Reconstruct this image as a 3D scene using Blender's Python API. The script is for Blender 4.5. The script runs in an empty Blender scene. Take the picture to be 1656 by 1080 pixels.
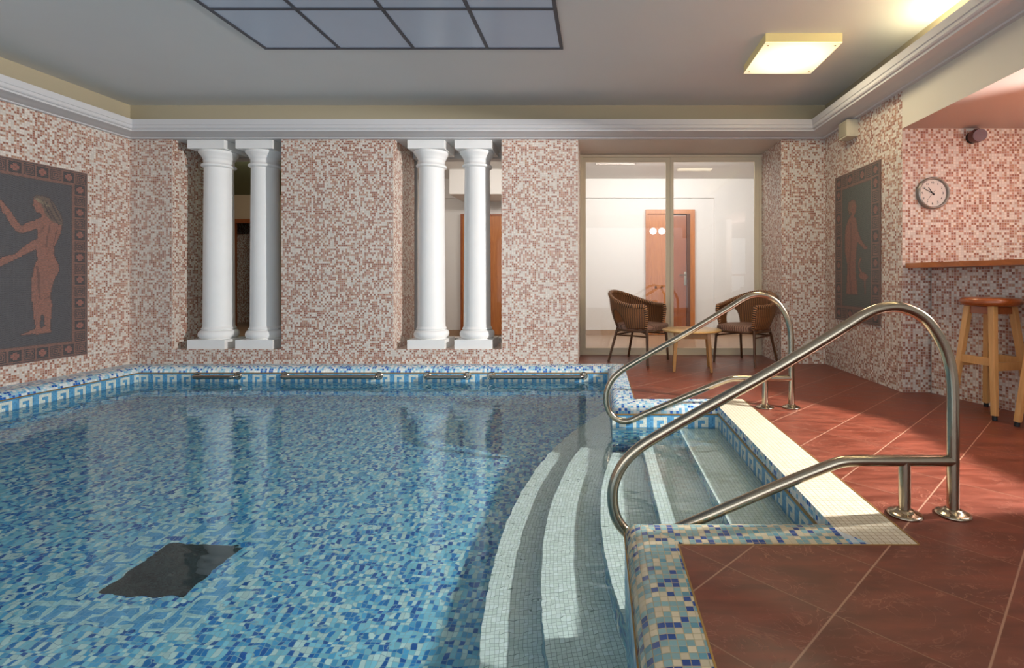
import bpy, bmesh, math, random
from mathutils import Vector, Matrix
random.seed(7)
C = bpy.context.scene.collection
sc = bpy.context.scene
PI = math.pi

# ------------------------------------------------------------------ helpers
def hexc(h, a=1.0):
    h = h.lstrip('#'); v = []
    for i in (0, 2, 4):
        c = int(h[i:i+2], 16) / 255
        v.append(c / 12.92 if c <= .04045 else ((c + .055) / 1.055) ** 2.4)
    return (v[0], v[1], v[2], a)

class MB:
    """collects geometry of one mesh"""
    def __init__(s):
        s.v = []; s.f = []; s.m = []; s.uv = []; s.sm = []; s.col = []
    def face(s, pts, mat=0, uv=None, smooth=False, col=None):
        n = len(s.v); s.v += [tuple(p) for p in pts]
        s.f.append(tuple(range(n, n + len(pts)))); s.m.append(mat); s.uv.append(uv); s.sm.append(smooth); s.col.append(col)
    def idx(s, verts, faces, mat=0, smooth=True, uvs=None, col=None):
        n = len(s.v); s.v += [tuple(p) for p in verts]
        for k, f in enumerate(faces):
            s.f.append(tuple(n + i for i in f)); s.m.append(mat); s.uv.append(uvs[k] if uvs else None); s.sm.append(smooth); s.col.append(col)
    def box(s, x0, x1, y0, y1, z0, z1, mat=0, skip=''):
        p = [(x0,y0,z0),(x1,y0,z0),(x1,y1,z0),(x0,y1,z0),(x0,y0,z1),(x1,y0,z1),(x1,y1,z1),(x0,y1,z1)]
        F = {'b':(0,3,2,1),'t':(4,5,6,7),'f':(0,1,5,4),'r':(1,2,6,5),'k':(2,3,7,6),'l':(3,0,4,7)}
        for k, f in F.items():
            if k not in skip: s.face([p[i] for i in f], mat)
    def bar(s, a, b, w, d=None, w2=None, d2=None, mat=0, up=(0,0,1)):
        """tapered square bar from a to b"""
        a = Vector(a); b = Vector(b); d = d or w; w2 = w2 or w; d2 = d2 or d
        t = (b - a).normalized(); u = Vector(up)
        if abs(t.dot(u)) > .98: u = Vector((0,1,0))
        x = t.cross(u).normalized(); y = x.cross(t).normalized()
        A = [a + x*i*w/2 + y*j*d/2 for i, j in ((-1,-1),(1,-1),(1,1),(-1,1))]
        B = [b + x*i*w2/2 + y*j*d2/2 for i, j in ((-1,-1),(1,-1),(1,1),(-1,1))]
        s.idx(A + B, [(0,1,2,3),(7,6,5,4),(0,4,5,1),(1,5,6,2),(2,6,7,3),(3,7,4,0)], mat, False)
    def tube(s, path, r, n=12, mat=0, cap=True, rs=None, uvy=None):
        P = [Vector(p) for p in path]; T = []
        for i in range(len(P)):
            a = P[max(i-1,0)]; b = P[min(i+1,len(P)-1)]; T.append((b-a).normalized())
        u = Vector((0,0,1)) if abs(T[0].z) < .9 else Vector((0,1,0))
        x = T[0].cross(u).normalized(); V = []; L = 0; Ls = []
        for i, p in enumerate(P):
            if i: L += (P[i]-P[i-1]).length
            Ls.append(L)
            x = (x - T[i]*x.dot(T[i])).normalized(); y = T[i].cross(x)
            rr = rs[i] if rs else r
            for k in range(n):
                a = 2*PI*k/n; V.append(p + x*math.cos(a)*rr + y*math.sin(a)*rr)
        F = []; U = []
        for i in range(len(P)-1):
            for k in range(n):
                k2 = (k+1) % n
                F.append((i*n+k, i*n+k2, (i+1)*n+k2, (i+1)*n+k))
                U.append([(Ls[i], k/n*6.28*r), (Ls[i], (k+1)/n*6.28*r), (Ls[i+1], (k+1)/n*6.28*r), (Ls[i+1], k/n*6.28*r)])
        s.idx(V, F, mat, True, U)
        if cap:
            s.idx(V[:n], [tuple(range(n))[::-1]], mat, False); s.idx(V[-n:], [tuple(range(n))], mat, False)
    def lathe(s, prof, c=(0,0,0), n=32, mat=0):
        V = []; F = []
        for r, z in prof:
            for k in range(n):
                a = 2*PI*k/n; V.append((c[0]+r*math.cos(a), c[1]+r*math.sin(a), c[2]+z))
        for i in range(len(prof)-1):
            for k in range(n):
                F.append((i*n+k, i*n+(k+1)%n, (i+1)*n+(k+1)%n, (i+1)*n+k))
        s.idx(V, F, mat, True)
    def prism(s, poly, z0, z1, mt=0, ms=0, smooth=False):
        """vertical prism over a ccw polygon; top mat mt, side mat ms"""
        n = len(poly)
        s.face([(x,y,z1) for x,y in poly], mt)
        s.face([(x,y,z0) for x,y in poly][::-1], ms)
        for i in range(n):
            a = poly[i]; b = poly[(i+1)%n]
            s.face([(a[0],a[1],z0),(b[0],b[1],z0),(b[0],b[1],z1),(a[0],a[1],z1)], ms)
    def build(s, name, mats, parent=None, loc=None, merge=False, bevel=0, colattr=False):
        me = bpy.data.meshes.new(name); me.from_pydata(s.v, [], s.f)
        if not isinstance(mats, (list, tuple)): mats = [mats]
        for m in mats: me.materials.append(m)
        me.polygons.foreach_set('material_index', s.m); me.polygons.foreach_set('use_smooth', s.sm)
        me.update()
        ul = me.uv_layers.new(name='UVMap'); buf = []
        for pi, p in enumerate(me.polygons):
            u = s.uv[pi]
            if u: buf += [c for q in u for c in q]
            else:
                nx, ny, nz = (abs(c) for c in p.normal)
                for vi in p.vertices:
                    x, y, z = s.v[vi]
                    buf += (x, y) if nz >= nx and nz >= ny else ((y, z) if nx > ny else (x, z))
        ul.data.foreach_set('uv', buf)
        if colattr:
            ca = me.color_attributes.new('Tile', 'FLOAT_COLOR', 'CORNER'); cb = []
            for pi, p in enumerate(me.polygons):
                cb += list(s.col[pi] or (1,1,1,1)) * p.loop_total
            ca.data.foreach_set('color', cb)
        if merge:
            bm = bmesh.new(); bm.from_mesh(me); bmesh.ops.remove_doubles(bm, verts=bm.verts, dist=1e-4); bm.to_mesh(me); bm.free()
        o = bpy.data.objects.new(name, me); C.objects.link(o)
        if parent: o.parent = parent
        if loc: o.location = loc
        if bevel:
            b = o.modifiers.new('b', 'BEVEL'); b.width = bevel; b.segments = 2; b.limit_method = 'ANGLE'
        return o

def tag(o, label=None, cat=None, group=None, kind=None):
    if label: o['label'] = label
    if cat: o['category'] = cat
    if group: o['group'] = group
    if kind: o['kind'] = kind
    return o
def empty(name, loc, rz=0, label=None, cat=None, group=None):
    o = bpy.data.objects.new(name, None); C.objects.link(o); o.location = loc; o.rotation_euler = (0,0,rz)
    o.empty_display_size = .1
    return tag(o, label, cat, group)
def dup(root, loc, rz, label):
    r = root.copy(); C.objects.link(r); r.location = loc; r.rotation_euler = (0,0,rz); r['label'] = label
    for ch in list(root.children):
        c = ch.copy(); C.objects.link(c); c.parent = r
        for g in list(ch.children):
            d = g.copy(); C.objects.link(d); d.parent = c
    return r
def struct(o, label=None): return tag(o, label, None, None, 'structure')
def spline(pts, n=8):
    P = [Vector(p) for p in pts]; out = []
    for i in range(len(P)-1):
        p0 = P[max(i-1,0)]; p1 = P[i]; p2 = P[i+1]; p3 = P[min(i+2,len(P)-1)]
        for k in range(n):
            t = k/n
            out.append(.5*((2*p1)+(-p0+p2)*t+(2*p0-5*p1+4*p2-p3)*t*t+(-p0+3*p1-3*p2+p3)*t**3))
    out.append(P[-1]); return out

# ------------------------------------------------------------------ materials
def newmat(name):
    m = bpy.data.materials.new(name); m.use_nodes = True; nt = m.node_tree; nt.nodes.clear()
    out = nt.nodes.new('ShaderNodeOutputMaterial'); return m, nt, out
def N(nt, t, **k):
    n = nt.nodes.new(t)
    for a, b in k.items(): setattr(n, a, b)
    return n
def simple(name, col, rough=.5, metal=0, noise=0, nscale=20, bump=0, spec=.5, coat=0, emis=None, estr=0):
    m, nt, out = newmat(name); b = N(nt, 'ShaderNodeBsdfPrincipled'); nt.links.new(b.outputs[0], out.inputs[0])
    c = hexc(col) if isinstance(col, str) else col
    b.inputs['Base Color'].default_value = c; b.inputs['Roughness'].default_value = rough
    b.inputs['Metallic'].default_value = metal; b.inputs['Specular IOR Level'].default_value = spec
    b.inputs['Coat Weight'].default_value = coat
    if emis: b.inputs['Emission Color'].default_value = hexc(emis); b.inputs['Emission Strength'].default_value = estr
    if noise or bump:
        tc = N(nt, 'ShaderNodeTexCoord'); nz = N(nt, 'ShaderNodeTexNoise'); nz.inputs['Scale'].default_value = nscale; nz.inputs['Detail'].default_value = 5
        nt.links.new(tc.outputs['Object'], nz.inputs['Vector'])
        if noise:
            mx = N(nt, 'ShaderNodeMix', data_type='RGBA'); mx.blend_type = 'MULTIPLY'
            r = N(nt, 'ShaderNodeMapRange'); r.inputs[1].default_value=.3; r.inputs[2].default_value=.7; r.inputs[3].default_value = 1-noise; r.inputs[4].default_value = 1
            nt.links.new(nz.outputs[0], r.inputs[0]); mx.inputs['Factor'].default_value = 1; mx.inputs[6].default_value = c
            nt.links.new(r.outputs[0], mx.inputs[7]); nt.links.new(mx.outputs[2], b.inputs['Base Color'])
        if bump:
            bp = N(nt, 'ShaderNodeBump'); bp.inputs['Strength'].default_value = bump; bp.inputs['Distance'].default_value = .01
            nt.links.new(nz.outputs[0], bp.inputs['Height']); nt.links.new(bp.outputs[0], b.inputs['Normal'])
    return m

def mosaic(name, pitch, pal, grout, gw=.1, rough=.3, bump=.3, jitter=.06, off=(0,0)):
    """square glass mosaic from the UV map (in metres). pal = [(weight, hex)]"""
    m, nt, out = newmat(name); L = nt.links.new
    b = N(nt, 'ShaderNodeBsdfPrincipled'); L(b.outputs[0], out.inputs[0])
    uv = N(nt, 'ShaderNodeUVMap'); uv.uv_map = 'UVMap'
    sc_ = N(nt, 'ShaderNodeVectorMath', operation='MULTIPLY_ADD'); sc_.inputs[1].default_value = (1/pitch, 1/pitch, 0); sc_.inputs[2].default_value = (off[0]+100, off[1]+100, 0)
    L(uv.outputs[0], sc_.inputs[0])
    fl = N(nt, 'ShaderNodeVectorMath', operation='FLOOR'); L(sc_.outputs[0], fl.inputs[0])
    fr = N(nt, 'ShaderNodeVectorMath', operation='FRACTION'); L(sc_.outputs[0], fr.inputs[0])
    wn = N(nt, 'ShaderNodeTexWhiteNoise', noise_dimensions='2D'); L(fl.outputs[0], wn.inputs['Vector'])
    ramp = N(nt, 'ShaderNodeValToRGB'); ramp.color_ramp.interpolation = 'CONSTANT'
    tot = sum(w for w, _ in pal); acc = 0; els = ramp.color_ramp.elements
    for i, (w, h) in enumerate(pal):
        e = els[i] if i < 2 else els.new(acc)
        e.position = acc; e.color = hexc(h); acc += w / tot
    L(wn.outputs['Value'], ramp.inputs[0])
    # small per tile brightness jitter
    hs = N(nt, 'ShaderNodeHueSaturation'); L(ramp.outputs[0], hs.inputs['Color'])
    sep = N(nt, 'ShaderNodeSeparateXYZ'); L(wn.outputs['Color'], sep.inputs[0])
    mr = N(nt, 'ShaderNodeMapRange'); mr.inputs[3].default_value = 1-jitter*2; mr.inputs[4].default_value = 1+jitter*2
    L(sep.outputs[1], mr.inputs[0]); L(mr.outputs[0], hs.inputs['Value'])
    # grout mask
    s2 = N(nt, 'ShaderNodeSeparateXYZ'); L(fr.outputs[0], s2.inputs[0])
    ds = []
    for k in (0, 1):
        a = N(nt, 'ShaderNodeMath', operation='SUBTRACT'); L(s2.outputs[k], a.inputs[0]); a.inputs[1].default_value = .5
        c = N(nt, 'ShaderNodeMath', operation='ABSOLUTE'); L(a.outputs[0], c.inputs[0]); ds.append(c)
    mx = N(nt, 'ShaderNodeMath', operation='MAXIMUM'); L(ds[0].outputs[0], mx.inputs[0]); L(ds[1].outputs[0], mx.inputs[1])
    gr = N(nt, 'ShaderNodeMapRange'); gr.inputs[1].default_value = .5-gw*.5-.02; gr.inputs[2].default_value = .5-gw*.5+.02; L(mx.outputs[0], gr.inputs[0])
    mix = N(nt, 'ShaderNodeMix', data_type='RGBA'); L(gr.outputs[0], mix.inputs['Factor']); L(hs.outputs[0], mix.inputs[6]); mix.inputs[7].default_value = hexc(grout)
    L(mix.outputs[2], b.inputs['Base Color'])
    rr = N(nt, 'ShaderNodeMapRange'); rr.inputs[3].default_value = rough; rr.inputs[4].default_value = .8; L(gr.outputs[0], rr.inputs[0]); L(rr.outputs[0], b.inputs['Roughness'])
    if bump:
        inv = N(nt, 'ShaderNodeMath', operation='SUBTRACT'); inv.inputs[0].default_value = 1; L(gr.outputs[0], inv.inputs[1])
        bp = N(nt, 'ShaderNodeBump'); bp.inputs['Strength'].default_value = bump; bp.inputs['Distance'].default_value = .001
        L(inv.outputs[0], bp.inputs['Height']); L(bp.outputs[0], b.inputs['Normal'])
    return m

M = {}
PINK = [(.44,'#d6cec4'),(.20,'#b68874'),(.21,'#96614d'),(.09,'#ad8468'),(.06,'#c5ae9c')]
M['wall'] = mosaic('wall_mosaic', .0215, PINK, '#c6bcb3', .16, .35, 0)
POOL = [(.24,'#cfe6de'),(.31,'#8ccfdc'),(.18,'#58add2'),(.16,'#2180bf'),(.11,'#125fa9')]
M['pool'] = mosaic('pool_mosaic', .023, POOL, '#9dbcc2', .10, .3, 0)
M['coping'] = mosaic('coping_mosaic', .023, [(.30,'#d3c9ac'),(.41,'#86adb0'),(.09,'#6199aa'),(.20,'#284f94')], '#b3a883', .10, .22, .5)
M['copingb'] = mosaic('coping_mosaic_blue', .023, [(.40,'#d8dedd'),(.26,'#9cc6d6'),(.14,'#6aa9d0'),(.20,'#225fb0')], '#b9c4c2', .10, .22, .3)
M['ivory'] = mosaic('ivory_mosaic', .0195, [(.5,'#eaede0'),(.3,'#e0e5d6'),(.2,'#f0f2e8')], '#93a092', .09, .35, 0, .03)
M['cream'] = mosaic('cream_mosaic', .023, [(.6,'#dcd3bd'),(.4,'#d5cbb3')], '#a38d68', .10, .3, .3, .015)
M['key_blue'] = mosaic('key_blue_mosaic', .013, [(.5,'#4d93c0'),(.3,'#5a9fc8'),(.2,'#3c82b2')], '#7fb0c6', .10, .3, 0)
M['key_white'] = mosaic('key_white_mosaic', .013, [(.6,'#dde2d6'),(.4,'#d3d9cc')], '#a9bcbc', .10, .3, 0, .02)
M['white'] = simple('white_plaster', '#cfcfce', .6, noise=.03, nscale=3)
M['column'] = simple('column_plaster', '#ebebe9', .55, noise=.04, nscale=5)
M['ceiling'] = simple('ceiling_paint', '#dddedd', .7, noise=.04, nscale=1.2)
M['olive'] = simple('cove_dim_lit_cream', '#b3a88e', .7)  # cream cove, its dim yellowish lighting put into the colour
M['corridor'] = simple('corridor_paint', '#dcd8d3', .6)
M['steel'] = simple('polished_steel', '#b8ab96', .17, 1, noise=.12, nscale=30)
M['steel_dark'] = simple('bar_steel', '#a8a196', .2, 1)
M['brass'] = simple('brass_strip', '#a0804a', .4, .6)
M['glassframe'] = simple('cream_frame_paint', '#d5c8ad', .45)
M['green'] = simple('dark_green_paint', '#6d785c', .8)
M['beige'] = simple('corridor_floor_tile', '#a98c72', .35, noise=.12, nscale=4)
M['black'] = simple('black_rubber', '#17171a', .6)
M['bellred'] = simple('red_plastic', '#520c10', .35)
M['plastic'] = simple('ivory_plastic', '#cfc6ae', .5)
M['grille'] = simple('grille_cloth', '#a49c88', .8, bump=.3, nscale=400)
M['clockface'] = simple('clock_face', '#d8d3cb', .5)
M['clockrim'] = simple('clock_rim', '#8c8984', .3, .7)
M['drain'] = simple('drain_steel', '#414b4b', .5, .2, noise=.35, nscale=6)
M['diffuser'] = simple('lamp_diffuser', '#fff6d8', .4, emis='#fff0c0', estr=1)
nt = M['diffuser'].node_tree; tc = N(nt,'ShaderNodeTexCoord'); ln = N(nt,'ShaderNodeVectorMath', operation='LENGTH'); nt.links.new(tc.outputs['Object'], ln.inputs[0])
mr = N(nt,'ShaderNodeMapRange'); mr.inputs[1].default_value=.10; mr.inputs[2].default_value=.40; mr.inputs[3].default_value=2.6; mr.inputs[4].default_value=.72; nt.links.new(ln.outputs['Value'], mr.inputs[0])
nt.links.new(mr.outputs[0], nt.nodes['Principled BSDF'].inputs['Emission Strength'])
M['lampbox'] = simple('lamp_box', '#cfc493', .5, emis='#ffd98a', estr=.10)
M['lampside'] = simple('lamp_side_acrylic', '#8f9488', .4)
M['tube'] = simple('fluorescent_tube', '#fff6d8', .4, emis='#fff0c4', estr=75)
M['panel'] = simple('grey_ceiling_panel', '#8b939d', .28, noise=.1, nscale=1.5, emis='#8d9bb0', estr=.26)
M['panelbar'] = simple('grey_ceiling_bar', '#4a4c55', .5)
M['corrlamp'] = simple('corridor_lamp', '#ffffff', .4, emis='#fff3df', estr=9)
M['disc'] = simple('white_disc', '#f2f2ee', .4)

def wood(name, c1, c2, rough=.35, scale=(2,2,18), coat=.2):
    m, nt, out = newmat(name); L = nt.links.new
    b = N(nt, 'ShaderNodeBsdfPrincipled'); L(b.outputs[0], out.inputs[0]); b.inputs['Roughness'].default_value = rough; b.inputs['Coat Weight'].default_value = coat
    tc = N(nt, 'ShaderNodeTexCoord'); mp = N(nt, 'ShaderNodeMapping'); mp.inputs['Scale'].default_value = scale; L(tc.outputs['Object'], mp.inputs[0])
    nz = N(nt, 'ShaderNodeTexNoise'); nz.inputs['Scale'].default_value = 3; nz.inputs['Detail'].default_value = 6; nz.inputs['Distortion'].default_value = 1.2; L(mp.outputs[0], nz.inputs['Vector'])
    r = N(nt, 'ShaderNodeValToRGB'); r.color_ramp.elements[0].position=.35; r.color_ramp.elements[1].position=.65
    r.color_ramp.elements[0].color = hexc(c1); r.color_ramp.elements[1].color = hexc(c2); L(nz.outputs[0], r.inputs[0]); L(r.outputs[0], b.inputs['Base Color'])
    return m
M['stool'] = wood('stool_beech', '#c29055', '#cf9d62', .4, (12,12,1))
M['seat'] = wood('stool_seat_wood', '#8a4418', '#a1552300'[:7], .3, (2,8,8), .4)
M['bar'] = wood('bar_top_wood', '#9a5420', '#b0652c', .35, (8,1,8))
M['table'] = wood('table_wood', '#c39a58', '#cda565', .35, (10,2,10), .3)
M['tableleg'] = wood('table_leg_wood', '#9a6a2e', '#a87636', .4, (12,12,1))
M['door'] = wood('door_veneer', '#a8622c', '#b87236', .35, (14,14,1), .3)
M['doordark'] = wood('door_veneer_dark', '#8a4a26', '#96532b', .35, (14,14,1), .3)

def terracotta():
    m, nt, out = newmat('terracotta_tile'); L = nt.links.new
    b = N(nt, 'ShaderNodeBsdfPrincipled'); L(b.outputs[0], out.inputs[0])
    uv = N(nt, 'ShaderNodeUVMap'); uv.uv_map = 'UVMap'
    mp = N(nt, 'ShaderNodeMapping'); mp.vector_type = 'POINT'; mp.inputs['Rotation'].default_value = (0,0,math.radians(-45)); L(uv.outputs[0], mp.inputs[0])
    # after rotating by -45: X=(x+y)/r2, Y=(y-x)/r2
    p = .3452
    sc_ = N(nt, 'ShaderNodeVectorMath', operation='MULTIPLY_ADD'); sc_.inputs[1].default_value=(1/p,1/p,0); sc_.inputs[2].default_value=(20-1.492/p, 20-.546/p, 0); L(mp.outputs[0], sc_.inputs[0])
    fl = N(nt, 'ShaderNodeVectorMath', operation='FLOOR'); L(sc_.outputs[0], fl.inputs[0])
    fr = N(nt, 'ShaderNodeVectorMath', operation='FRACTION'); L(sc_.outputs[0], fr.inputs[0])
    wn = N(nt, 'ShaderNodeTexWhiteNoise', noise_dimensions='2D'); L(fl.outputs[0], wn.inputs['Vector'])
    s2 = N(nt, 'ShaderNodeSeparateXYZ'); L(fr.outputs[0], s2.inputs[0]); g = []
    for k, w in ((0,.005),(1,.008)):
        a = N(nt, 'ShaderNodeMath', operation='SUBTRACT'); L(s2.outputs[k], a.inputs[0]); a.inputs[1].default_value=.5
        c = N(nt, 'ShaderNodeMath', operation='ABSOLUTE'); L(a.outputs[0], c.inputs[0])
        d = N(nt, 'ShaderNodeMapRange'); d.inputs[1].default_value=.5-w-.003; d.inputs[2].default_value=.5-w+.003; L(c.outputs[0], d.inputs[0]); g.append(d)
    # light wavy veins
    ad = N(nt, 'ShaderNodeVectorMath', operation='ADD'); L(uv.outputs[0], ad.inputs[0]); L(wn.outputs['Color'], ad.inputs[1])
    nz = N(nt, 'ShaderNodeTexNoise'); nz.inputs['Scale'].default_value=9; nz.inputs['Detail'].default_value=6; nz.inputs['Distortion'].default_value=2.2; L(ad.outputs[0], nz.inputs['Vector'])
    v1 = N(nt, 'ShaderNodeMath', operation='SUBTRACT'); L(nz.outputs[0], v1.inputs[0]); v1.inputs[1].default_value=.55
    v2 = N(nt, 'ShaderNodeMath', operation='ABSOLUTE'); L(v1.outputs[0], v2.inputs[0])
    v3 = N(nt, 'ShaderNodeMapRange'); v3.inputs[1].default_value=0; v3.inputs[2].default_value=.016; v3.inputs[3].default_value=1; v3.inputs[4].default_value=0; L(v2.outputs[0], v3.inputs[0])
    n2 = N(nt, 'ShaderNodeTexNoise'); n2.inputs['Scale'].default_value=5; n2.inputs['Detail'].default_value=3; L(ad.outputs[0], n2.inputs['Vector'])
    v4 = N(nt, 'ShaderNodeMapRange'); v4.inputs[1].default_value=.42; v4.inputs[2].default_value=.6; L(n2.outputs[0], v4.inputs[0])
    v5 = N(nt, 'ShaderNodeMath', operation='MULTIPLY'); L(v3.outputs[0], v5.inputs[0]); L(v4.outputs[0], v5.inputs[1])
    v6 = N(nt, 'ShaderNodeMath', operation='MULTIPLY'); L(v5.outputs[0], v6.inputs[0]); v6.inputs[1].default_value=.6
    base = N(nt, 'ShaderNodeValToRGB'); base.color_ramp.elements[0].position=.35; base.color_ramp.elements[0].color=hexc('#5f2a1b'); base.color_ramp.elements[1].position=.7; base.color_ramp.elements[1].color=hexc('#7e402e')
    n3 = N(nt, 'ShaderNodeTexNoise'); n3.inputs['Scale'].default_value=9; n3.inputs['Detail'].default_value=6; st_ = N(nt,'ShaderNodeMapping'); st_.inputs['Scale'].default_value=(.5,2.2,1); st_.inputs['Rotation'].default_value=(0,0,-.785); L(ad.outputs[0], st_.inputs[0]); L(st_.outputs[0], n3.inputs['Vector']); L(n3.outputs[0], base.inputs[0])
    mx = N(nt, 'ShaderNodeMix', data_type='RGBA'); L(v6.outputs[0], mx.inputs['Factor']); L(base.outputs[0], mx.inputs[6]); mx.inputs[7].default_value=hexc('#a86f5a')
    m2 = N(nt, 'ShaderNodeMix', data_type='RGBA'); L(g[0].outputs[0], m2.inputs['Factor']); L(mx.outputs[2], m2.inputs[6]); m2.inputs[7].default_value=hexc('#8c6652')
    m3 = N(nt, 'ShaderNodeMix', data_type='RGBA'); L(g[1].outputs[0], m3.inputs['Factor']); L(m2.outputs[2], m3.inputs[6]); m3.inputs[7].default_value=hexc('#a67e68')
    L(m3.outputs[2], b.inputs['Base Color'])
    rr = N(nt, 'ShaderNodeMapRange'); rr.inputs[3].default_value=.28; rr.inputs[4].default_value=.5; L(n3.outputs[0], rr.inputs[0]); L(rr.outputs[0], b.inputs['Roughness'])
    bp = N(nt, 'ShaderNodeBump'); bp.inputs['Strength'].default_value=.25; bp.inputs['Distance'].default_value=.002; L(v5.outputs[0], bp.inputs['Height']); L(bp.outputs[0], b.inputs['Normal'])
    return m
M['terra'] = terracotta()

def tilecolour():
    """small stone tesserae, colour per tile stored in the mesh, pale joints"""
    m, nt, out = newmat('tesserae'); L = nt.links.new
    b = N(nt, 'ShaderNodeBsdfPrincipled'); L(b.outputs[0], out.inputs[0]); b.inputs['Roughness'].default_value=.45
    at = N(nt, 'ShaderNodeVertexColor'); at.layer_name='Tile'
    uv = N(nt, 'ShaderNodeUVMap'); uv.uv_map='UVMap'
    br = N(nt, 'ShaderNodeTexBrick'); br.inputs['Scale'].default_value=1; br.inputs['Brick Width'].default_value=.011; br.inputs['Row Height'].default_value=.0085; br.inputs['Mortar Size'].default_value=.0011; br.inputs['Mortar Smooth'].default_value=.2
    L(uv.outputs[0], br.inputs['Vector'])
    mx = N(nt, 'ShaderNodeMix', data_type='RGBA'); L(br.outputs['Fac'], mx.inputs['Factor']); L(at.outputs['Color'], mx.inputs[6]); mx.inputs[7].default_value=hexc('#716c6c'); L(mx.outputs[2], b.inputs['Base Color'])
    return m
M['tess'] = tilecolour()

def wicker(name, c1, c2, su=90, sv=260, bump=.8):
    m, nt, out = newmat(name); L = nt.links.new
    b = N(nt, 'ShaderNodeBsdfPrincipled'); L(b.outputs[0], out.inputs[0]); b.inputs['Roughness'].default_value=.5
    uv = N(nt, 'ShaderNodeUVMap'); uv.uv_map='UVMap'; sp = N(nt, 'ShaderNodeSeparateXYZ'); L(uv.outputs[0], sp.inputs[0])
    a = N(nt, 'ShaderNodeMath', operation='MULTIPLY'); L(sp.outputs[0], a.inputs[0]); a.inputs[1].default_value=su*2*PI
    c = N(nt, 'ShaderNodeMath', operation='SINE'); L(a.outputs[0], c.inputs[0])
    d = N(nt, 'ShaderNodeMath', operation='MULTIPLY'); L(sp.outputs[1], d.inputs[0]); d.inputs[1].default_value=sv*2*PI
    # phase alternates column by column
    h = N(nt, 'ShaderNodeMath', operation='MULTIPLY'); L(c.outputs[0], h.inputs[0]); h.inputs[1].default_value=2.2
    e = N(nt, 'ShaderNodeMath', operation='ADD'); L(d.outputs[0], e.inputs[0]); L(h.outputs[0], e.inputs[1])
    f = N(nt, 'ShaderNodeMath', operation='SINE'); L(e.outputs[0], f.inputs[0])
    g = N(nt, 'ShaderNodeMath', operation='ADD'); L(f.outputs[0], g.inputs[0]); L(c.outputs[0], g.inputs[1])
    r = N(nt, 'ShaderNodeMapRange'); r.inputs[1].default_value=-1.6; r.inputs[2].default_value=1.6; L(g.outputs[0], r.inputs[0])
    mx = N(nt, 'ShaderNodeMix', data_type='RGBA'); L(r.outputs[0], mx.inputs['Factor']); mx.inputs[6].default_value=hexc(c1); mx.inputs[7].default_value=hexc(c2); L(mx.outputs[2], b.inputs['Base Color'])
    bp = N(nt, 'ShaderNodeBump'); bp.inputs['Strength'].default_value=bump; bp.inputs['Distance'].default_value=.004; L(r.outputs[0], bp.inputs['Height']); L(bp.outputs[0], b.inputs['Normal'])
    return m
M['wicker'] = wicker('wicker_weave', '#2c170a', '#9a6334', 48, 70, 1)
M['wickerseat'] = wicker('wicker_seat', '#3f2115', '#c79a82', 38, 200, 1)
M['wickerrim'] = wicker('wicker_rim', '#2e170a', '#b07a4c', 42, 0, 1)
M['cane'] = simple('dark_cane', '#5a381b', .4, noise=.2, nscale=30)

def water():
    m, nt, out = newmat('pool_water_surface'); L = nt.links.new
    tc = N(nt, 'ShaderNodeTexCoord')
    mp = N(nt, 'ShaderNodeMapping'); mp.inputs['Scale'].default_value=(1,1.6,1); mp.inputs['Rotation'].default_value=(0,0,.5); L(tc.outputs['Object'], mp.inputs[0])
    nz = N(nt, 'ShaderNodeTexNoise'); nz.inputs['Scale'].default_value=5.5; nz.inputs['Detail'].default_value=2; L(mp.outputs[0], nz.inputs['Vector'])
    bp = N(nt, 'ShaderNodeBump'); bp.inputs['Strength'].default_value=1; bp.inputs['Distance'].default_value=WAVE; L(nz.outputs[0], bp.inputs['Height'])
    # the ripples die down in the sheltered stair recess and by its mouth
    g = N(nt, 'ShaderNodeBsdfGlass' if REFR else 'ShaderNodeBsdfGlossy'); g.inputs['Roughness'].default_value=0
    g.inputs['Color'].default_value=(.88,.965,1,1) if REFR else (1,1,1,1)
    L(bp.outputs[0], g.inputs['Normal'])
    if REFR:
        g.inputs['IOR'].default_value=1.333; L(g.outputs[0], out.inputs[0])
    else:
        t = N(nt, 'ShaderNodeBsdfTransparent'); t.inputs['Color'].default_value=(.72,.9,.95,1)
        fz = N(nt, 'ShaderNodeFresnel'); fz.inputs['IOR'].default_value=1.333; L(bp.outputs[0], fz.inputs['Normal'])
        mx = N(nt, 'ShaderNodeMixShader'); L(fz.outputs[0], mx.inputs[0]); L(t.outputs[0], mx.inputs[1]); L(g.outputs[0], mx.inputs[2]); L(mx.outputs[0], out.inputs[0])
    return m
FILL = 180
REFR = True; WAVE = 0.0032
M['water'] = water()

def paneglass():
    m, nt, out = newmat('clear_glass'); L = nt.links.new
    t = N(nt, 'ShaderNodeBsdfTransparent'); g = N(nt, 'ShaderNodeBsdfGlossy'); g.inputs['Roughness'].default_value=0
    fz = N(nt, 'ShaderNodeFresnel'); fz.inputs['IOR'].default_value=1.5
    mx = N(nt, 'ShaderNodeMixShader'); L(fz.outputs[0], mx.inputs[0]); L(t.outputs[0], mx.inputs[1]); L(g.outputs[0], mx.inputs[2]); L(mx.outputs[0], out.inputs[0])
    return m
M['glass'] = paneglass()

# ------------------------------------------------------------------ dimensions
XL, XR, YB, YG = -5.33, 2.575, 5.77, 6.44
YF = -2.6                       # wall behind the camera
PXL, PXR, PY = -5.05, .105, 5.57   # pool water edges
RX, RY0, RY1 = .905, 2.03, 3.85    # stair recess
ZT, ZC = 2.555, 2.94            # mosaic top, ceiling
ZW, ZF = -.168, -1.10           # water level, pool bottom
ZS = .163                       # niche sill

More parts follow.
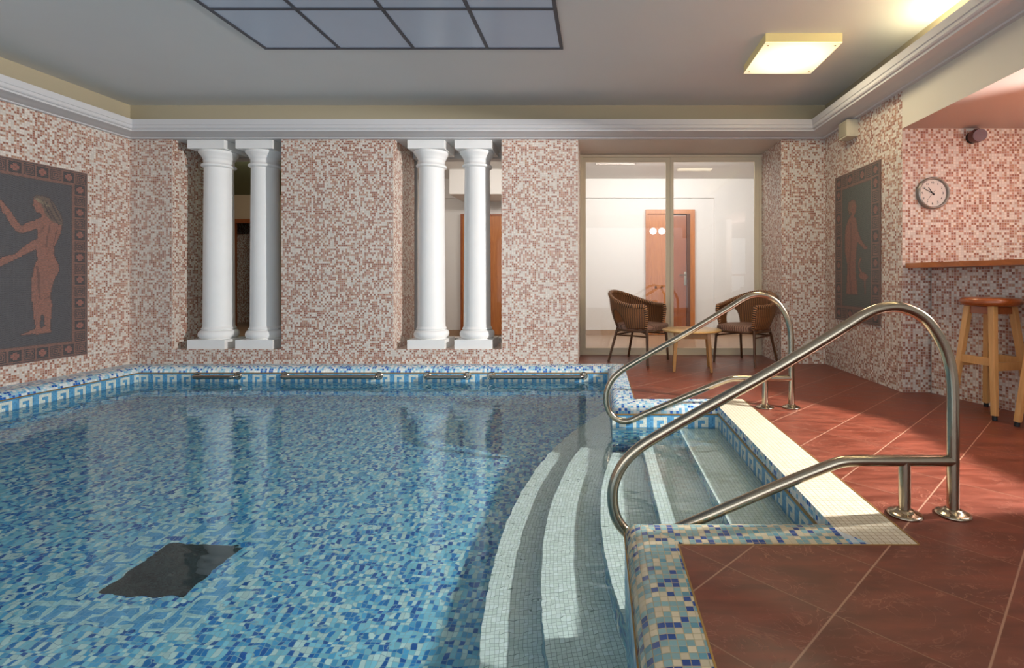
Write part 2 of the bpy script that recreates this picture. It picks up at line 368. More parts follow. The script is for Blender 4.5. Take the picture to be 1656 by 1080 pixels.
# ------------------------------------------------------------------ floor
m = MB()
for x0,x1,y0,y1 in ((.29,1.15,YF,1.824),(1.15,5.0,YF,YB),(.29,1.15,4.057,YB),(-.235,2.075,YB,YG+.1)):
    m.face([(x0,y0,0),(x1,y0,0),(x1,y1,0),(x0,y1,0)])
struct(m.build('floor', M['terra']), 'dark red marbled floor tiles laid diagonally beside the pool')
m = MB(); m.face([(-9.2,YG+.1,0),(3.4,YG+.1,0),(3.4,12.5,0),(-9.2,12.5,0)])
struct(m.build('floor_corridor', M['beige']))

# ------------------------------------------------------------------ walls
niches = ((-4.855,-3.61),(-2.336,-1.105))
YN = 6.43
m = MB()
def wq(x0,x1,z0,z1,y=YB):
    m.face([(x0,y,z0),(x1,y,z0),(x1,y,z1),(x0,y,z1)])
wq(XL,-.235,-.02,ZS)
for a,b in ((XL,-4.855),(-3.61,-2.336),(-1.105,-.235)): wq(a,b,ZS,ZT)
m.face([(-.235,YB,-.02),(-.2349,YB,-.02),(-.2349,YB,ZT),(-.235,YB,ZT)])
struct(m.build('wall_back', M['wall']), 'pink and white mosaic wall with two column niches')
k=0
for a,b in niches:
    for q4 in ([(a,YB,ZS),(a,YN,ZS),(a,YN,ZT),(a,YB,ZT)],[(b,YN,ZS),(b,YB,ZS),(b,YB,ZT),(b,YN,ZT)],[(a,YB,ZS),(b,YB,ZS),(b,YN,ZS),(a,YN,ZS)]):
        m = MB(); m.face(q4); k+=1; struct(m.build('wall_niche_%d'%k, M['wall']))
m = MB(); m.face([(-.235,YB,-.02),(-.235,YG+.1,-.02),(-.235,YG+.1,ZT),(-.235,YB,ZT)]); struct(m.build('wall_recess', M['wall']))
m = MB()
for a,b in ((-9.2,-4.855),(-3.61,-2.336),(-1.105,-.235)): m.face([(b,YN+.11,-.02),(a,YN+.11,-.02),(a,YN+.11,2.7),(b,YN+.11,2.7)])
for a,b in niches: m.face([(b,YN+.11,-.02),(a,YN+.11,-.02),(a,YN+.11,ZS),(b,YN+.11,ZS)])
struct(m.build('wall_corridor_side', M['corridor']))
m = MB()
for a,b in niches:
    m.box(a,b,YN-.05,YN+.11,2.479,2.7); m.box(a-.02,b+.02,YN-.05,YN+.11,ZS-.01,ZS+.06)
m.box(XL-.1,-.235,YB,YN+.11,ZT,2.7)
struct(m.build('trim_1', M['white']))
m = MB()
m.face([(XL,YF,-.02),(XL,YB,-.02),(XL,YB,ZT),(XL,YF,ZT)])
struct(m.build('wall_left', M['wall']), 'pink and white mosaic wall behind the large mosaic picture')
m = MB()
m.face([(XR,YB,0),(XR,4.3,0),(XR,4.3,ZT),(XR,YB,ZT)])
m.face([(2.078,YB,0),(XR,YB,0),(XR,YB,ZT),(2.078,YB,ZT)])
m.face([(2.075,YG+.1,0),(2.078,YB,0),(2.078,YB,ZT),(2.075,YG+.1,ZT)])
m.face([(XR,4.3,0),(5.0,4.3,0),(5.0,4.3,2.235),(XR,4.3,2.235)])
struct(m.build('wall_right', M['wall']), 'pink mosaic wall with the small mosaic picture and clock')
m = MB()
m.box(XR+.003,5.0,4.3,4.4,2.235,2.7)
m.box(XR,XR+.12,YF,4.3,2.235,2.7,0)            # lintel
struct(m.build('beam', simple('beam_paint','#d8d2c4',.6)), 'white beam over the bar alcove')
m = MB(); m.face([(XR+.12,YF,2.236),(5,YF,2.236),(5,4.3,2.236),(XR+.12,4.3,2.236)]); m.face([(XR,YF,2.234),(XR+.121,YF,2.234),(XR+.121,4.3,2.234),(XR,4.3,2.234)])
struct(m.build('ceiling_alcove', simple('alcove_ceiling_bounce_tint','#b7a298',.7)))  # mauve tone of floor-reflected light put into this colour
m = MB(); m.face([(5,4.3,0),(5,YF,0),(5,YF,2.24),(5,4.3,2.24)]); m.box(3.63,3.73,2.70,4.3,0,2.236); m.box(2.70,2.82,YF,2.22,0,2.236); struct(m.build('wall_alcove_and_blockers', M['corridor']))  # unseen partition and jamb boxes added to block and shape the spot beam
# wall behind the camera, with a wide opening behind the fill light
m = MB()
m.box(XL-.1,5.1,YF-.15,YF,-1.2,.08); m.box(XL-.1,5.1,YF-.15,YF,2.62,3.0)
struct(m.build('wall_front', M['corridor']))

# ceiling, cove and cornice
m = MB(); m.face([(XL-.3,YB+.3,ZC),(XR+.3,YB+.3,ZC),(XR+.3,YF,ZC),(XL-.3,YF,ZC)]); struct(m.build('ceiling', M['ceiling']), 'plain pale ceiling above the pool')
m = MB()
m.face([(XL,YF,ZT),(XL,YB,ZT),(XL,YB,ZC),(XL,YF,ZC)]); m.face([(XL,YB,ZT),(XR,YB,ZT),(XR,YB,ZC),(XL,YB,ZC)]); m.face([(XR,YB,ZT),(XR,YF,ZT),(XR,YF,ZC),(XR,YB,ZC)])
struct(m.build('wall_cove', M['olive']))
m = MB()   # cornice profile: offset from wall, height
prof = [(0,ZT-.004),(.035,ZT-.003),(.04,ZT+.008),(.09,ZT+.012),(.15,ZT+.022),(.20,ZT+.028),(.215,ZT+.03),(.218,ZT+.045),(.232,ZT+.05),(.24,ZT+.06),(.24,ZT+.085),(.248,ZT+.09),(.255,ZT+.145),(.225,ZT+.145),(.225,ZT+.09),(0,ZT+.09)]
cor = [((XL,YF),(1,0)),((XL,YB),(1,-1)),((XR,YB),(-1,-1)),((XR,YF),(-1,0))]
for i in range(3):
    (a,da),(b,db) = cor[i], cor[i+1]
    for k in range(len(prof)-1):
        (o1,z1),(o2,z2) = prof[k], prof[k+1]
        P = lambda c,d,o,z: (c[0]+d[0]*o, c[1]+d[1]*o, z)
        m.face([P(a,da,o1,z1),P(b,db,o1,z1),P(b,db,o2,z2),P(a,da,o2,z2)])
struct(m.build('trim_2', simple('cornice_paint','#cbcacb',.6)), 'white plaster cornice round the room')
# soffit of the glass door recess
m = MB(); m.box(-.235,2.078,YB,YG+.1,ZT-.005,2.7); struct(m.build('trim_3', simple('recess_soffit_paint','#cfc4b8',.6)))

# ------------------------------------------------------------------ pool shell
key = ['1111','1001','1011','1000','1111']
p_ = .026
def band(m, a, b, flip=False, phase=0, shade=0):
    """vertical pool wall from a to b: gold strip, key band, random mosaic below"""
    a = Vector((a[0],a[1],0)); b = Vector((b[0],b[1],0)); L = (b-a).length; d = (b-a)/L
    n = int(L/p_)+1
    def quad(u0,u1,z0,z1,mi):
        u0=min(u0,L); u1=min(u1,L)
        if u1-u0<1e-5: return
        A=a+d*u0; B=a+d*u1
        m.face([(A.x,A.y,z0),(B.x,B.y,z0),(B.x,B.y,z1),(A.x,A.y,z1)],mi,[(u0,z0),(u1,z0),(u1,z1),(u0,z1)])
    zt = -.0675; b0 = .020
    quad(0,L,zt-b0,zt,0)
    for r in range(5):
        z1 = zt-b0-p_*r; z0 = z1-p_; i=0
        while i < n:
            def val(j):
                c = (j+phase)%6
                if c>3: return 0
                return int(key[r][3-c if flip else c])
            j=i; v=val(i)
            while j<n and val(j)==v: j+=1
            quad(i*p_,j*p_,z0,z1,1 if v else 0); i=j
    quad(0,L,zt-b0-p_*5-.026,zt-b0-p_*5,0)
    quad(0,L,ZF,zt-b0-p_*5-.026,2)
pm = [M['key_blue'], M['key_white'], M['pool']]
for nm,segs in (('wall_pool_left',[((PXL,YF),(PXL,PY),True)]),('wall_pool_back',[((PXL,PY),(PXR,PY),False)]),
                ('wall_pool_right',[((PXR,PY),(PXR,RY1),False),((PXR,RY0),(PXR,YF),False)]),
                ('wall_pool_recess',[((PXR,RY1),(RX,RY1),False),((RX,RY1),(RX,RY0),False),((RX,RY0),(PXR,RY0),False)])):
    m = MB()
    for a,b,f in segs: band(m,a,b,f)
    struct(m.build(nm, pm))
m = MB()
m.face([(PXL,YF,ZF),(PXR,YF,ZF),(PXR,PY,ZF),(PXL,PY,ZF)])
# key border round the drain
q = .0232; cx, cy = -2.205, 2.645; half = 17
ring = {}
for s in range(4):
    for t in range(-17, 18):
        for r in range(6):
            # r=0 outermost; t along
            c = (t+17) % 6; v = 0
            if abs(t) > 12:                     # corner square
                tt = 17-abs(t); v = 1 if (r in (0,) or tt == 0 or r == 4 and tt<=4 or tt == 4 and r<=4) or (r==2 and tt==2) else 0
            else:
                pat = ['111110','100010','101010','101011','101000','111000']
                v = int(['111100','000100','011100','010000','010001','011111'][r][c])
            d = 17-r
            x,y = {0:(t,d),1:(d,-t),2:(-t,-d),3:(-d,t)}[s]
            ring[(x,y)] = v
for (x,y),v in ring.items():
    X=cx+x*q; Y=cy+y*q; z=ZF+.002; h=q/2
    m.face([(X-h,Y-h,z),(X+h,Y-h,z),(X+h,Y+h,z),(X-h,Y+h,z)],2 if v else 1)
struct(m.build('floor_pool', [M['pool'], mosaic('ring_blue',.0232,[(.6,'#62abd2'),(.4,'#4f9cca')],'#8fc0d2',.08,.3,0), mosaic('ring_white',.0232,[(.6,'#c4e3de'),(.4,'#b5dad9')],'#9fc4c8',.08,.3,0)]), 'blue mosaic pool bottom')
m = MB(); m.box(cx-.2,cx+.2,cy-.2,cy+.2,ZF,ZF+.006)
tag(m.build('drain_cover', M['drain'], bevel=.003), 'dark square drain plate on the blue pool bottom inside a key border', 'drain cover')

# coping: rounded mosaic edge, profile from waterline out to the floor
def coping(name, pts, outs, mat, width, label=None):
    """pts: water-edge points, outs: per point outward vectors scaled so that 1 = width"""
    pr = [(0,-.066),(.004,-.045),(.014,-.026),(.030,-.012),(.050,-.004),(.075,0)]
    m = MB(); gold = MB()
    for i in range(len(pts)-1):
        a,b = pts[i],pts[i+1]; oa,ob = outs[i],outs[i+1]
        L = math.hypot(b[0]-a[0],b[1]-a[1]); dx,dy=(b[0]-a[0])/L,(b[1]-a[1])/L
        full = pr + [(width[i],0)]; s = 0
        for k in range(len(full)-1):
            (w1,z1),(w2,z2) = full[k],full[k+1]; ds = math.hypot(w2-w1,z2-z1)
            def P(c,o,w,z): return (c[0]+o[0]*w,c[1]+o[1]*w,z)
            q4=[P(a,oa,w1,z1),P(b,ob,w1,z1),P(b,ob,w2,z2),P(a,oa,w2,z2)]
            U=[]
            for q_,sv in zip(q4,(s,s,s+ds,s+ds)):
                U.append(((q_[0]-a[0])*dx+(q_[1]-a[1])*dy, sv))
            m.face(q4,0,U,smooth=k<5); s+=ds
        # brass strip under the edge
        off=-.004
        A=(a[0]+oa[0]*off,a[1]+oa[1]*off); B=(b[0]+ob[0]*off,b[1]+ob[1]*off)
        m.face([(A[0],A[1],-.074),(B[0],B[1],-.074),(B[0],B[1],-.064),(A[0],A[1],-.064)],1)
        m.face([(A[0],A[1],-.064),(B[0],B[1],-.064),(b[0]+ob[0]*.01,b[1]+ob[1]*.01,-.064),(a[0]+oa[0]*.01,a[1]+oa[1]*.01,-.064)],1)
    o = m.build(name,[mat,M['brass']],merge=True); struct(o,label); return o
coping('trim_4',[(PXL,YF),(PXL,PY),(PXR,PY)],[(-1,0),(-1,1),(1,1)],M['copingb'],[.28,.20])
coping('trim_5',[(PXR,PY),(PXR,RY1),(RX,RY1)],[(1,1),(1,1),(0,1)],M['copingb'],[.185,.207])
coping('trim_6',[(RX,RY0),(PXR,RY0),(PXR,YF)],[(0,-1),(1,-1),(1,0)],M['coping'],[.206,.185])
# flat cream strip along the stair recess, its blue edge and brass strip
m = MB()
m.face([(RX,1.93,0),(.985,1.824,0),(1.15,1.824,0),(1.15,4.057,0),(1.0,4.057,0),(RX,3.95,0)],0)
m.face([(RX,1.824,0),(.985,1.824,0),(RX,1.93,0)],1); m.face([(RX,3.95,0),(1.0,4.057,0),(RX,4.057,0)],1)
m.face([(RX,RY1,-.058),(RX,RY0,-.058),(RX,RY0,0),(RX,RY1,0)],1)
m.face([(RX,RY0,-.0675),(RX,RY0,0),(RX,1.93,0),(RX,1.93,-.0675)],1)
m.box(RX-.005,RX,RY0,RY1,-.070,-.056,2)
m.box(1.15,1.156,1.824,4.057,-.01,.0015,2); m.box(.29,1.15,1.818,1.824,-.01,.0015,2); m.box(.284,.29,YF,1.824,-.01,.0015,2); m.box(.284,.29,4.06,YB,-.01,.0015,2)
struct(m.build('trim_7',[M['cream'],M['copingb'],M['brass']]), 'cream mosaic strip beside the pool steps')

# steps: nested slabs, curved in front
def arcpoly(R, y0, y1, n=40):
    A=[]
    cxx,cyy=4.0,2.80
    h=math.sqrt(R*R-(cxx-PXR)**2)
    ya,yb=cyy-h,cyy+h
    for i in range(n+1):
        y=yb+(ya-yb)*i/n; A.append((cxx-math.sqrt(max(R*R-(y-cyy)**2,0)),y))
    return A
for k,(R,zt,zb) in enumerate(((4.545,-.88,-1.10),(4.29,-.71,-.88),(3.99,-.54,-.71))):
    m = MB(); A = arcpoly(R,0,0); n=len(A)
    tip=A[0]; end=A[-1]
    # polygon: arc (top to bottom), then along pool wall into the recess
    e=.004
    y_hi=A[0][1]; y_lo=A[-1][1]
    # top faces in strips following the arc for curved tiling
    Rin=R-.62 if k else R-.6
    for i in range(n-1):
        (xa,ya),(xb,yb)=A[i],A[i+1]
        def inner(x,y): return (max(x,PXR if not (RY0<=y<=RY1) else RX),y)
        steps=[0,.15,.3,.5,.75,1.15]
        for j in range(len(steps)-1):
            def pt(x,y,s):
                lim = RX+e if RY0-1e-6<=y<=RY1+1e-6 else PXR+e
                return (min(x+s,lim),y)
            q4=[pt(xa,ya,steps[j]),pt(xb,yb,steps[j]),pt(xb,yb,steps[j+1]),pt(xa,ya,steps[j+1])]
            if abs(q4[0][0]-q4[3][0])<1e-6 and abs(q4[1][0]-q4[2][0])<1e-6: continue
            U=[]
            for x,y in q4:
                r=math.hypot(4.0-x,y-2.80); t=math.atan2(y-2.80,4.0-x); U.append((R-r,t*R))
            m.face([(x,y,zt) for x,y in q4][::1],0,U)
        s0=math.atan2(ya-2.80,4.0-xa)*R; s1=math.atan2(yb-2.80,4.0-xb)*R
        m.face([(xa,ya,zt),(xb,yb,zt),(xb,yb,zb),(xa,ya,zb)][::1],1,[(s0,zt),(s1,zt),(s1,zb),(s0,zb)],smooth=True)
    struct(m.build('step_%d'%(k+1),[M['ivory'],M['pool']],merge=True), ['lowest curved mosaic pool step','second curved mosaic pool step from the bottom','curved mosaic pool step at the recess mouth'][k])
for k,(x,zt,zb) in enumerate(((.31,-.37,-.54),(.61,-.205,-.37))):
    m = MB(); m.face([(x,RY0,zt),(RX+.003,RY0,zt),(RX+.003,RY1,zt),(x,RY1,zt)],0); m.face([(x,RY1,zb),(x,RY0,zb),(x,RY0,zt),(x,RY1,zt)],1)
    struct(m.build('step_%d'%(k+4),[M['ivory'],M['pool']]), ['straight mosaic pool step, second from the floor','top pool step just under the water'][k])

# water
m = MB(); e=.0
m.face([(PXL,YF,ZW),(PXR,YF,ZW),(PXR,PY,ZW),(PXL,PY,ZW)],smooth=True)
m.face([(PXR,RY0,ZW),(RX,RY0,ZW),(RX,RY1,ZW),(PXR,RY1,ZW)],smooth=True)
W = m.build('water', M['water']); tag(W,'clear rippled blue pool water','water',None,'structure')

# ------------------------------------------------------------------ columns
def column(x, y, label, first=[None]):
    if first[0]: return dup(first[0], (x,y,ZS), 0, label)
    t = empty('column', (x,y,ZS), 0, label, 'column', 'white columns in the wall niches'); tag(t,kind='thing')
    m = MB(); m.box(-.213,.213,-.205,.205,0,.102); m.build('plinth', M['column'], t, bevel=.006)
    m = MB()
    pr=[(0.19,.102),(.19,.106)]
    for i in range(13):
        a=-PI/2+PI*i/12; pr.append((.158+.043*math.cos(a),.156+.05*math.sin(a)))
    pr+=[(.158,.212),(.172,.214),(.172,.224),(.163,.232),(.157,.25)]
    m.lathe(pr,n=48); m.build('base', M['column'], t)
    m = MB(); H=2.392-ZS
    pr=[(.157,.25)]+[(.156-.012*(i/12)**1.6,.25+(2.12-.25)*i/12) for i in range(1,13)]
    m.lathe(pr,n=48); m.build('shaft', M['column'], t)
    m = MB()
    pr=[(.144,2.10),(.150,2.105)]
    for i in range(9):
        a=-PI/2+PI*i/8; pr.append((.156+.018*math.cos(a),2.125+.018*math.sin(a)))
    pr+=[(.150,2.145),(.150,2.20),(.158,2.205),(.160,2.215),(.17,2.235),(.186,2.255),(.197,2.27),(.199,2.285),(.199,2.292),(0,2.292)]
    m.lathe(pr,n=48); m.box(-.21,.21,-.205,.205,2.292,2.392); m.build('capital', M['column'], t)
    first[0]=t; return t
column(-4.49,6.0,'white round column standing nearest the large nude mosaic picture')
column(-3.94,6.0,'white round column against the right end of the first niche')
column(-1.975,6.0,'white round column on the left of the niche nearer the glass doors')
column(-1.435,6.0,'white round column nearest the glass doors')

# ------------------------------------------------------------------ grab bars
def grab(x0,x1,label):
    t = empty('grab_bar', ((x0+x1)/2,PY,-.10),0,label,'grab bar','steel grab bars along the far pool wall'); h=(x1-x0)/2
    m=MB(); m.tube(spline([(-h+.035,-.002,0),(-h+.033,-.04,0),(-h+.05,-.066,0),(-h+.09,-.07,0),(0,-.07,0),(h-.09,-.07,0),(h-.05,-.066,0),(h-.033,-.04,0),(h-.035,-.002,0)],6),.02,12); m.build('rail',M['steel_dark'],t)
    for s in (-1,1):
        m=MB(); m.tube([(s*(h-.034),0,0),(s*(h-.034),-.012,0)],.045,24,rs=[.045,.034]); m.build('flange',M['steel_dark'],t)
for x0,x1,l in ((-4.44,-3.93,'short steel grab bar below the niche beside the left mosaic wall'),(-3.48,-2.38,'long steel grab bar below the wall between the niches'),
                (-1.915,-1.41,'short steel grab bar below the niche nearer the glass doors'),(-1.21,-.13,'long steel grab bar nearest the glass doors')):
    grab(x0,x1,l)

# ------------------------------------------------------------------ handrails
def handrail(y,label,first=[None]):
    if first[0]: return dup(first[0],(1.24,y,0),0,label)
    t = empty('handrail',(1.24,y,0),0,label,'handrail','steel handrails at the pool steps')
    X=lambda u:(u-968)/399.0-1.24
    Z=lambda v:.95-(v-453)/399.0
    pts=[(1541,832),(1541,760),(1541,690),(1540,620),(1533,578),(1518,544),(1494,514),(1462,498),(1432,497),(1400,508),(1350,539),(1250,599),(1150,655),(1075,698),(1034,724),(1008,750),(993,782),(991,812),(998,840),(1016,862),(1040,872),(1066,869),(1100,853),(1180,819),(1260,785),(1330,757),(1358,747.5),(1385,745),(1440,745),(1500,745),(1541,745)]
    m=MB(); m.tube(spline([(X(u),0,Z(v)) for u,v in pts],6),.0225,20); m.build('rail',M['steel'],t)
    m=MB(); m.tube([(0,0,0),(0,0,Z(745))],.0225,20); m.build('post',M['steel'],t)
    for x in (0,X(1541)):
        m=MB(); m.lathe([(.0,.0),(.062,0),(.066,.003),(.064,.008),(.055,.012),(.04,.015),(.034,.022),(.028,.026),(.0225,.027)],(x,0,0),32); m.build('flange',M['steel'],t)
    first[0]=t; return t
handrail(2.055,'looped steel handrail at the near side of the pool steps')
handrail(3.78,'looped steel handrail at the far side of the pool steps')

# ------------------------------------------------------------------ mosaic pictures
def inside(p,poly):
    x,y=p; c=False; j=len(poly)-1
    for i in range(len(poly)):
        xi,yi=poly[i]; xj,yj=poly[j]
        if (yi>y)!=(yj>y) and x<(xj-xi)*(y-yi)/(yj-yi)+xi: c=not c
        j=i
    return c
flower=['00000000000000','0..............']
def bordercell(i,j,kind,n=14):
    """tile i,j in 0..n-1 -> 'd' dark, 'r' red, 'b' border"""
    if i in(0,n-1) or j in (0,n-1): return 'b'
    if kind==0:
        i-=7;j-=7
        a=max(abs(i+.5),abs(j+.5)); ring=int(a)
        if ring==5: return 'd'
        if ring==3 and not (i>1 and j==0): return 'd'
        if ring==4 and j==0 and i>0: return 'd'
        if ring==1: return 'd'
        return 'b'
    x=i-6.5;y=j-6.5; r=math.hypot(x,y)
    if r<4.2 and (abs(abs(x)-abs(y))>.9 or r<2.6): return 'r' if r>1 else 'b'
    return 'd'
def picture(name,w,h,border,frame,pal,shapes,loc,rz,label):
    """panel in local x (to the right seen from the room), z up; shapes=[(poly,colkey,outline)] in local metres"""
    t=.0085; nx=round(w/t); nz=round(h/t); m=MB(); D=pal
    grid=[[None]*nz for _ in range(nx)]
    for i in range(nx):
        for j in range(nz):
            x=(i+.5)*t; z=(j+.5)*t; dd=min(i,j,nx-1-i,nz-1-j); c=None
            if dd<2: c='b' if dd<1 else 'd2'
            elif dd<16:
                # which side
                if j-2<14 or nz-1-j-2<14:
                    jj=(j-2) if j-2<14 else nz-1-j-2; ncell=max(1,round((nx-4)/14)); f=(i-2)*ncell*14/(nx-4); k=int(f//14); c=bordercell(min(13,int(f%14)),jj,(k+1)%2)
                else:
                    jj=(i-2) if i-2<14 else nx-1-i-2; ncell=max(1,round((nz-4)/14)); f=(j-2)*ncell*14/(nz-4); k=int(f//14); c=bordercell(jj,min(13,int(f%14)),(k+1)%2)
            elif dd<18: c='b'
            elif dd<19: c='d2'
            else:
                c='f'
                for poly,key_ in shapes:
                    if inside((x,z),poly): c=key_
            grid[i][j]=c
    skin=set('sxhg')
    for i in range(nx):
        for j in range(nz):
            c=grid[i][j]
            if c in skin and any(grid[min(nx-1,max(0,i+a))][min(nz-1,max(0,j+b))]=='f' for a,b in ((1,0),(-1,0),(0,1),(0,-1))): col=D['o']
            else: col=D[c]
            k=1+random.uniform(-.3,.3)
            col=tuple(min(1,v*k) for v in hexc(col)[:3])+(1,)
            m.face([(i*t,-.012,j*t),(i*t+t,-.012,j*t),(i*t+t,-.012,j*t+t),(i*t,-.012,j*t+t)],0,None,False,col)
    e=(0,0); bc=hexc(D['b'])
    W_,H_=nx*t,nz*t
    for q4 in ([(0,0,0),(0,-.012,0),(0,-.012,H_),(0,0,H_)],[(W_,-.012,0),(W_,0,0),(W_,0,H_),(W_,-.012,H_)],[(0,0,0),(W_,0,0),(W_,-.012,0),(0,-.012,0)],[(0,-.012,H_),(W_,-.012,H_),(W_,0,H_),(0,0,H_)],[(W_,0,0),(0,0,0),(0,0,H_),(W_,0,H_)]):
        m.face(q4,0,None,False,bc)
    o=m.build(name,M['tess'],colattr=True); o.location=loc; o.rotation_euler=(0,0,rz); tag(o,label,'mosaic picture'); return o
# left picture lies on x=XL; picture coordinates measured off the wall
def wl(u,v):      # photo point -> (y,z) on the left wall
    y=5.33*820/(968-u); return (y, .95+(453-v)*y/820)
def z1(x,y): return (x/6,240+y/6)
def z2(x,y): return (x/6,420+y/6)
body=[z1(*p) for p in ((385,660),(330,690),(240,715),(195,745),(150,690),(90,600),(40,540),(15,505),(-20,490),(-60,470),(-110,440),(-120,450),(-80,500),(-70,540),(-20,560),(0,620),(30,640),(80,740),(150,815),(200,830),(290,805),(345,780),(345,870),(290,895),(220,945),(130,1020),(50,1035),(0,1050),(-80,1090),(-160,1120),(-170,1140),(-100,1150),(-40,1165),(0,1150),(100,1100),(200,1050),(335,985),(340,1080))]
body+=[z2(*p) for p in ((335,0),(310,70),(285,190),(280,330),(295,450),(305,560),(320,640),(320,665),(250,695),(185,720),(170,735),(200,742),(300,725),(350,735),(380,720),(480,715),(490,690),(483,640),(490,560),(500,430),(480,350),(500,260),(530,170),(570,110),(565,50),(540,0))]
body+=[z1(*p) for p in ((515,1020),(525,950),(580,830),(600,740),(560,640),(450,600),(420,640))]
head=[z1(*p) for p in ((305,470),(297,560),(318,572),(310,590),(325,600),(345,635),(375,630),(385,665),(450,660),(430,560),(380,480),(340,460))]
hair=[z1(*p) for p in ((300,475),(330,450),(400,450),(470,480),(520,540),(570,620),(600,690),(603,750),(560,740),(520,720),(480,700),(450,670),(420,620),(400,560),(350,500))]
gap=[z2(*p) for p in ((400,520),(385,600),(385,655),(415,640),(410,570))]
legline=[z2(*p) for p in ((335,60),(365,60),(372,250),(378,380),(365,380),(350,200))]
lx0=3.60
def loc_(poly): return [(wl(u,v)[0]-lx0, wl(u,v)[1]-.18) for u,v in poly]
back1=[z1(*p) for p in ((470,720),(482,720),(455,860),(440,980),(428,980),(440,860))]; back2=[z1(*p) for p in ((360,840),(372,832),(420,760),(412,750))]; back3=[z1(*p) for p in ((530,800),(545,790),(520,900),(505,960),(500,950))]; knee=[z2(*p) for p in ((400,400),(412,390),(450,375),(480,360),(478,350),(440,365))]
str_=[[z1(*p) for p in q_] for q_ in (((430,520),(438,516),(500,640),(560,740),(552,742),(480,640)),((470,500),(478,500),(540,620),(590,720),(582,724),(520,620)),((400,500),(408,498),(450,600),(500,690),(490,694),(440,610)))]
band_=[z1(*p) for p in ((318,490),(345,480),(430,520),(470,560),(460,580),(400,540))]
palL={'b':'#855848','d':'#262425','d2':'#4a3c38','r':'#9b5f50','f':'#3d4046','s':'#96604d','x':'#6f4638','h':'#6a5646','g':'#8b7f62','o':'#3a2a26'}
picture('mosaic_picture',5.278-lx0,1.88,0,0,palL,[(loc_(body),'s'),(loc_(legline),'x'),(loc_(head),'s'),(loc_(hair),'h'),(loc_(band_),'g'),(loc_(back1),'x'),(loc_(back2),'x'),(loc_(back3),'x'),(loc_(knee),'x'),(loc_(str_[0]),'o'),(loc_(str_[1]),'o'),(loc_(str_[2]),'o'),(loc_(gap),'f')],(XL+.001,lx0,.18),PI/2,
        'large framed mosaic picture of a nude figure with long hair raising one arm')
def wr(x,y):      # zoom coordinates -> point on right wall
    u,v=1320+x/3.6,240+y/3.6; yy=XR*820/(u-968); return (5.49-yy, .95+(453-v)*yy/820-.53)
def rp(*pts): return [wr(*p) for p in pts]
robe=rp((190,420),(205,395),(212,385),(205,350),(200,320),(215,300),(235,305),(243,335),(238,370),(228,395),(240,405),(246,440),(252,480),(268,528),(290,560),(308,572),(306,584),(290,590),(270,572),(248,545),(242,600),(238,680),(242,760),(250,852),(180,850),(185,760),(188,680),(173,600),(172,520),(178,460))
robeline=rp((205,430),(212,430),(215,560),(205,700),(215,845),(205,845),(195,700),(206,560))
hair2=rp((198,385),(190,350),(195,312),(220,296),(240,306),(222,320),(210,350),(208,385))
bird=rp((252,740),(262,722),(250,695),(252,660),(262,632),(274,640),(264,660),(261,690),(275,718),(292,722),(312,745),(302,765),(296,768),(296,850),(288,850),(286,768),(268,765))
palR={'b':'#7f5c4c','d':'#2b332f','d2':'#4a433c','r':'#8f5a4a','f':'#3d4f46','s':'#8d5b47','x':'#74493a','h':'#7d5a45','g':'#8b7f62','o':'#5a3a2e'}
picture('mosaic_picture',.875,1.52,0,0,palR,[(robe,'s'),(robeline,'x'),(hair2,'h'),(bird,'s')],(XR-.001,5.49,.53),-PI/2,
        'smaller framed mosaic picture of a robed figure with a long-legged bird')

# ------------------------------------------------------------------ glass doors
t = empty('door_1',((-.24+2.075)/2,YG,0),0,'double glass sliding door in a cream frame','glass door'); tag(t,kind='structure')
ox=t.location.x
fm=MB(); XA,XB_=-.235-ox,2.074-ox; ZTF=2.545
fm.box(XA,XA+.03,0,.08,0,ZTF); fm.box(XB_-.03,XB_,0,.08,0,ZTF); fm.box(XA+.03,XB_-.03,0,.08,ZTF-.03,ZTF); fm.box(XA+.03,XB_-.03,0,.08,0,.012); fm.build('frame',M['glassframe'],t)
xm=(1084.5-968)/820*YG-ox
for (a,b,yy,sx) in ((XA+.03,xm,.035,1),(xm,XB_-.03,.02,-1)):
    lf=MB(); w=.055
    lf.box(a,a+w*.75,yy,yy+.03,.012,ZTF-.03); lf.box(b-w,b,yy,yy+.03,.012,ZTF-.03); lf.box(a+w*.75,b-w,yy,yy+.03,ZTF-.085,ZTF-.03); lf.box(a+w*.75,b-w,yy,yy+.03,.012,.085)
    l_=lf.build('leaf',M['glassframe'],t,bevel=.003)
    g=MB(); g.face([(a+w*.75,yy+.015,.085),(b-w,yy+.015,.085),(b-w,yy+.015,ZTF-.085),(a+w*.75,yy+.015,ZTF-.085)]); g.build('pane',M['glass'],l_)

# ------------------------------------------------------------------ corridor behind
YC=8.75
m=MB()
m.face([(1.995,YC,0),(3.4,YC,0),(3.4,YC,2.7),(1.995,YC,2.7)]); m.face([(-3.4,YC,2.37),(1.995,YC,2.37),(1.995,YC,2.7),(-3.4,YC,2.7)])
m.face([(-3.4,YC+.03,0),(1.995,YC+.03,0),(1.995,YC+.03,2.37),(-3.4,YC+.03,2.37)])
m.face([(1.995,YC+.03,0),(1.995,YC,0),(1.995,YC,2.37),(1.995,YC+.03,2.37)]); m.face([(-3.4,YC+.03,2.37),(1.995,YC+.03,2.37),(1.995,YC,2.37),(-3.4,YC,2.37)])
m.face([(3.4,YG+.1,0),(3.4,YC,0),(3.4,YC,2.7),(3.4,YG+.1,2.7)]); m.face([(-3.4,YG+.1,0),(-3.4,YC+.03,0),(-3.4,YC+.03,2.7),(-3.4,YG+.1,2.7)])
m.face([(2.075,YG+.1,0),(3.4,YG+.1,0),(3.4,YG+.1,2.7),(2.075,YG+.1,2.7)])
struct(m.build('wall_corridor',M['corridor']),'white corridor wall behind the glass doors')
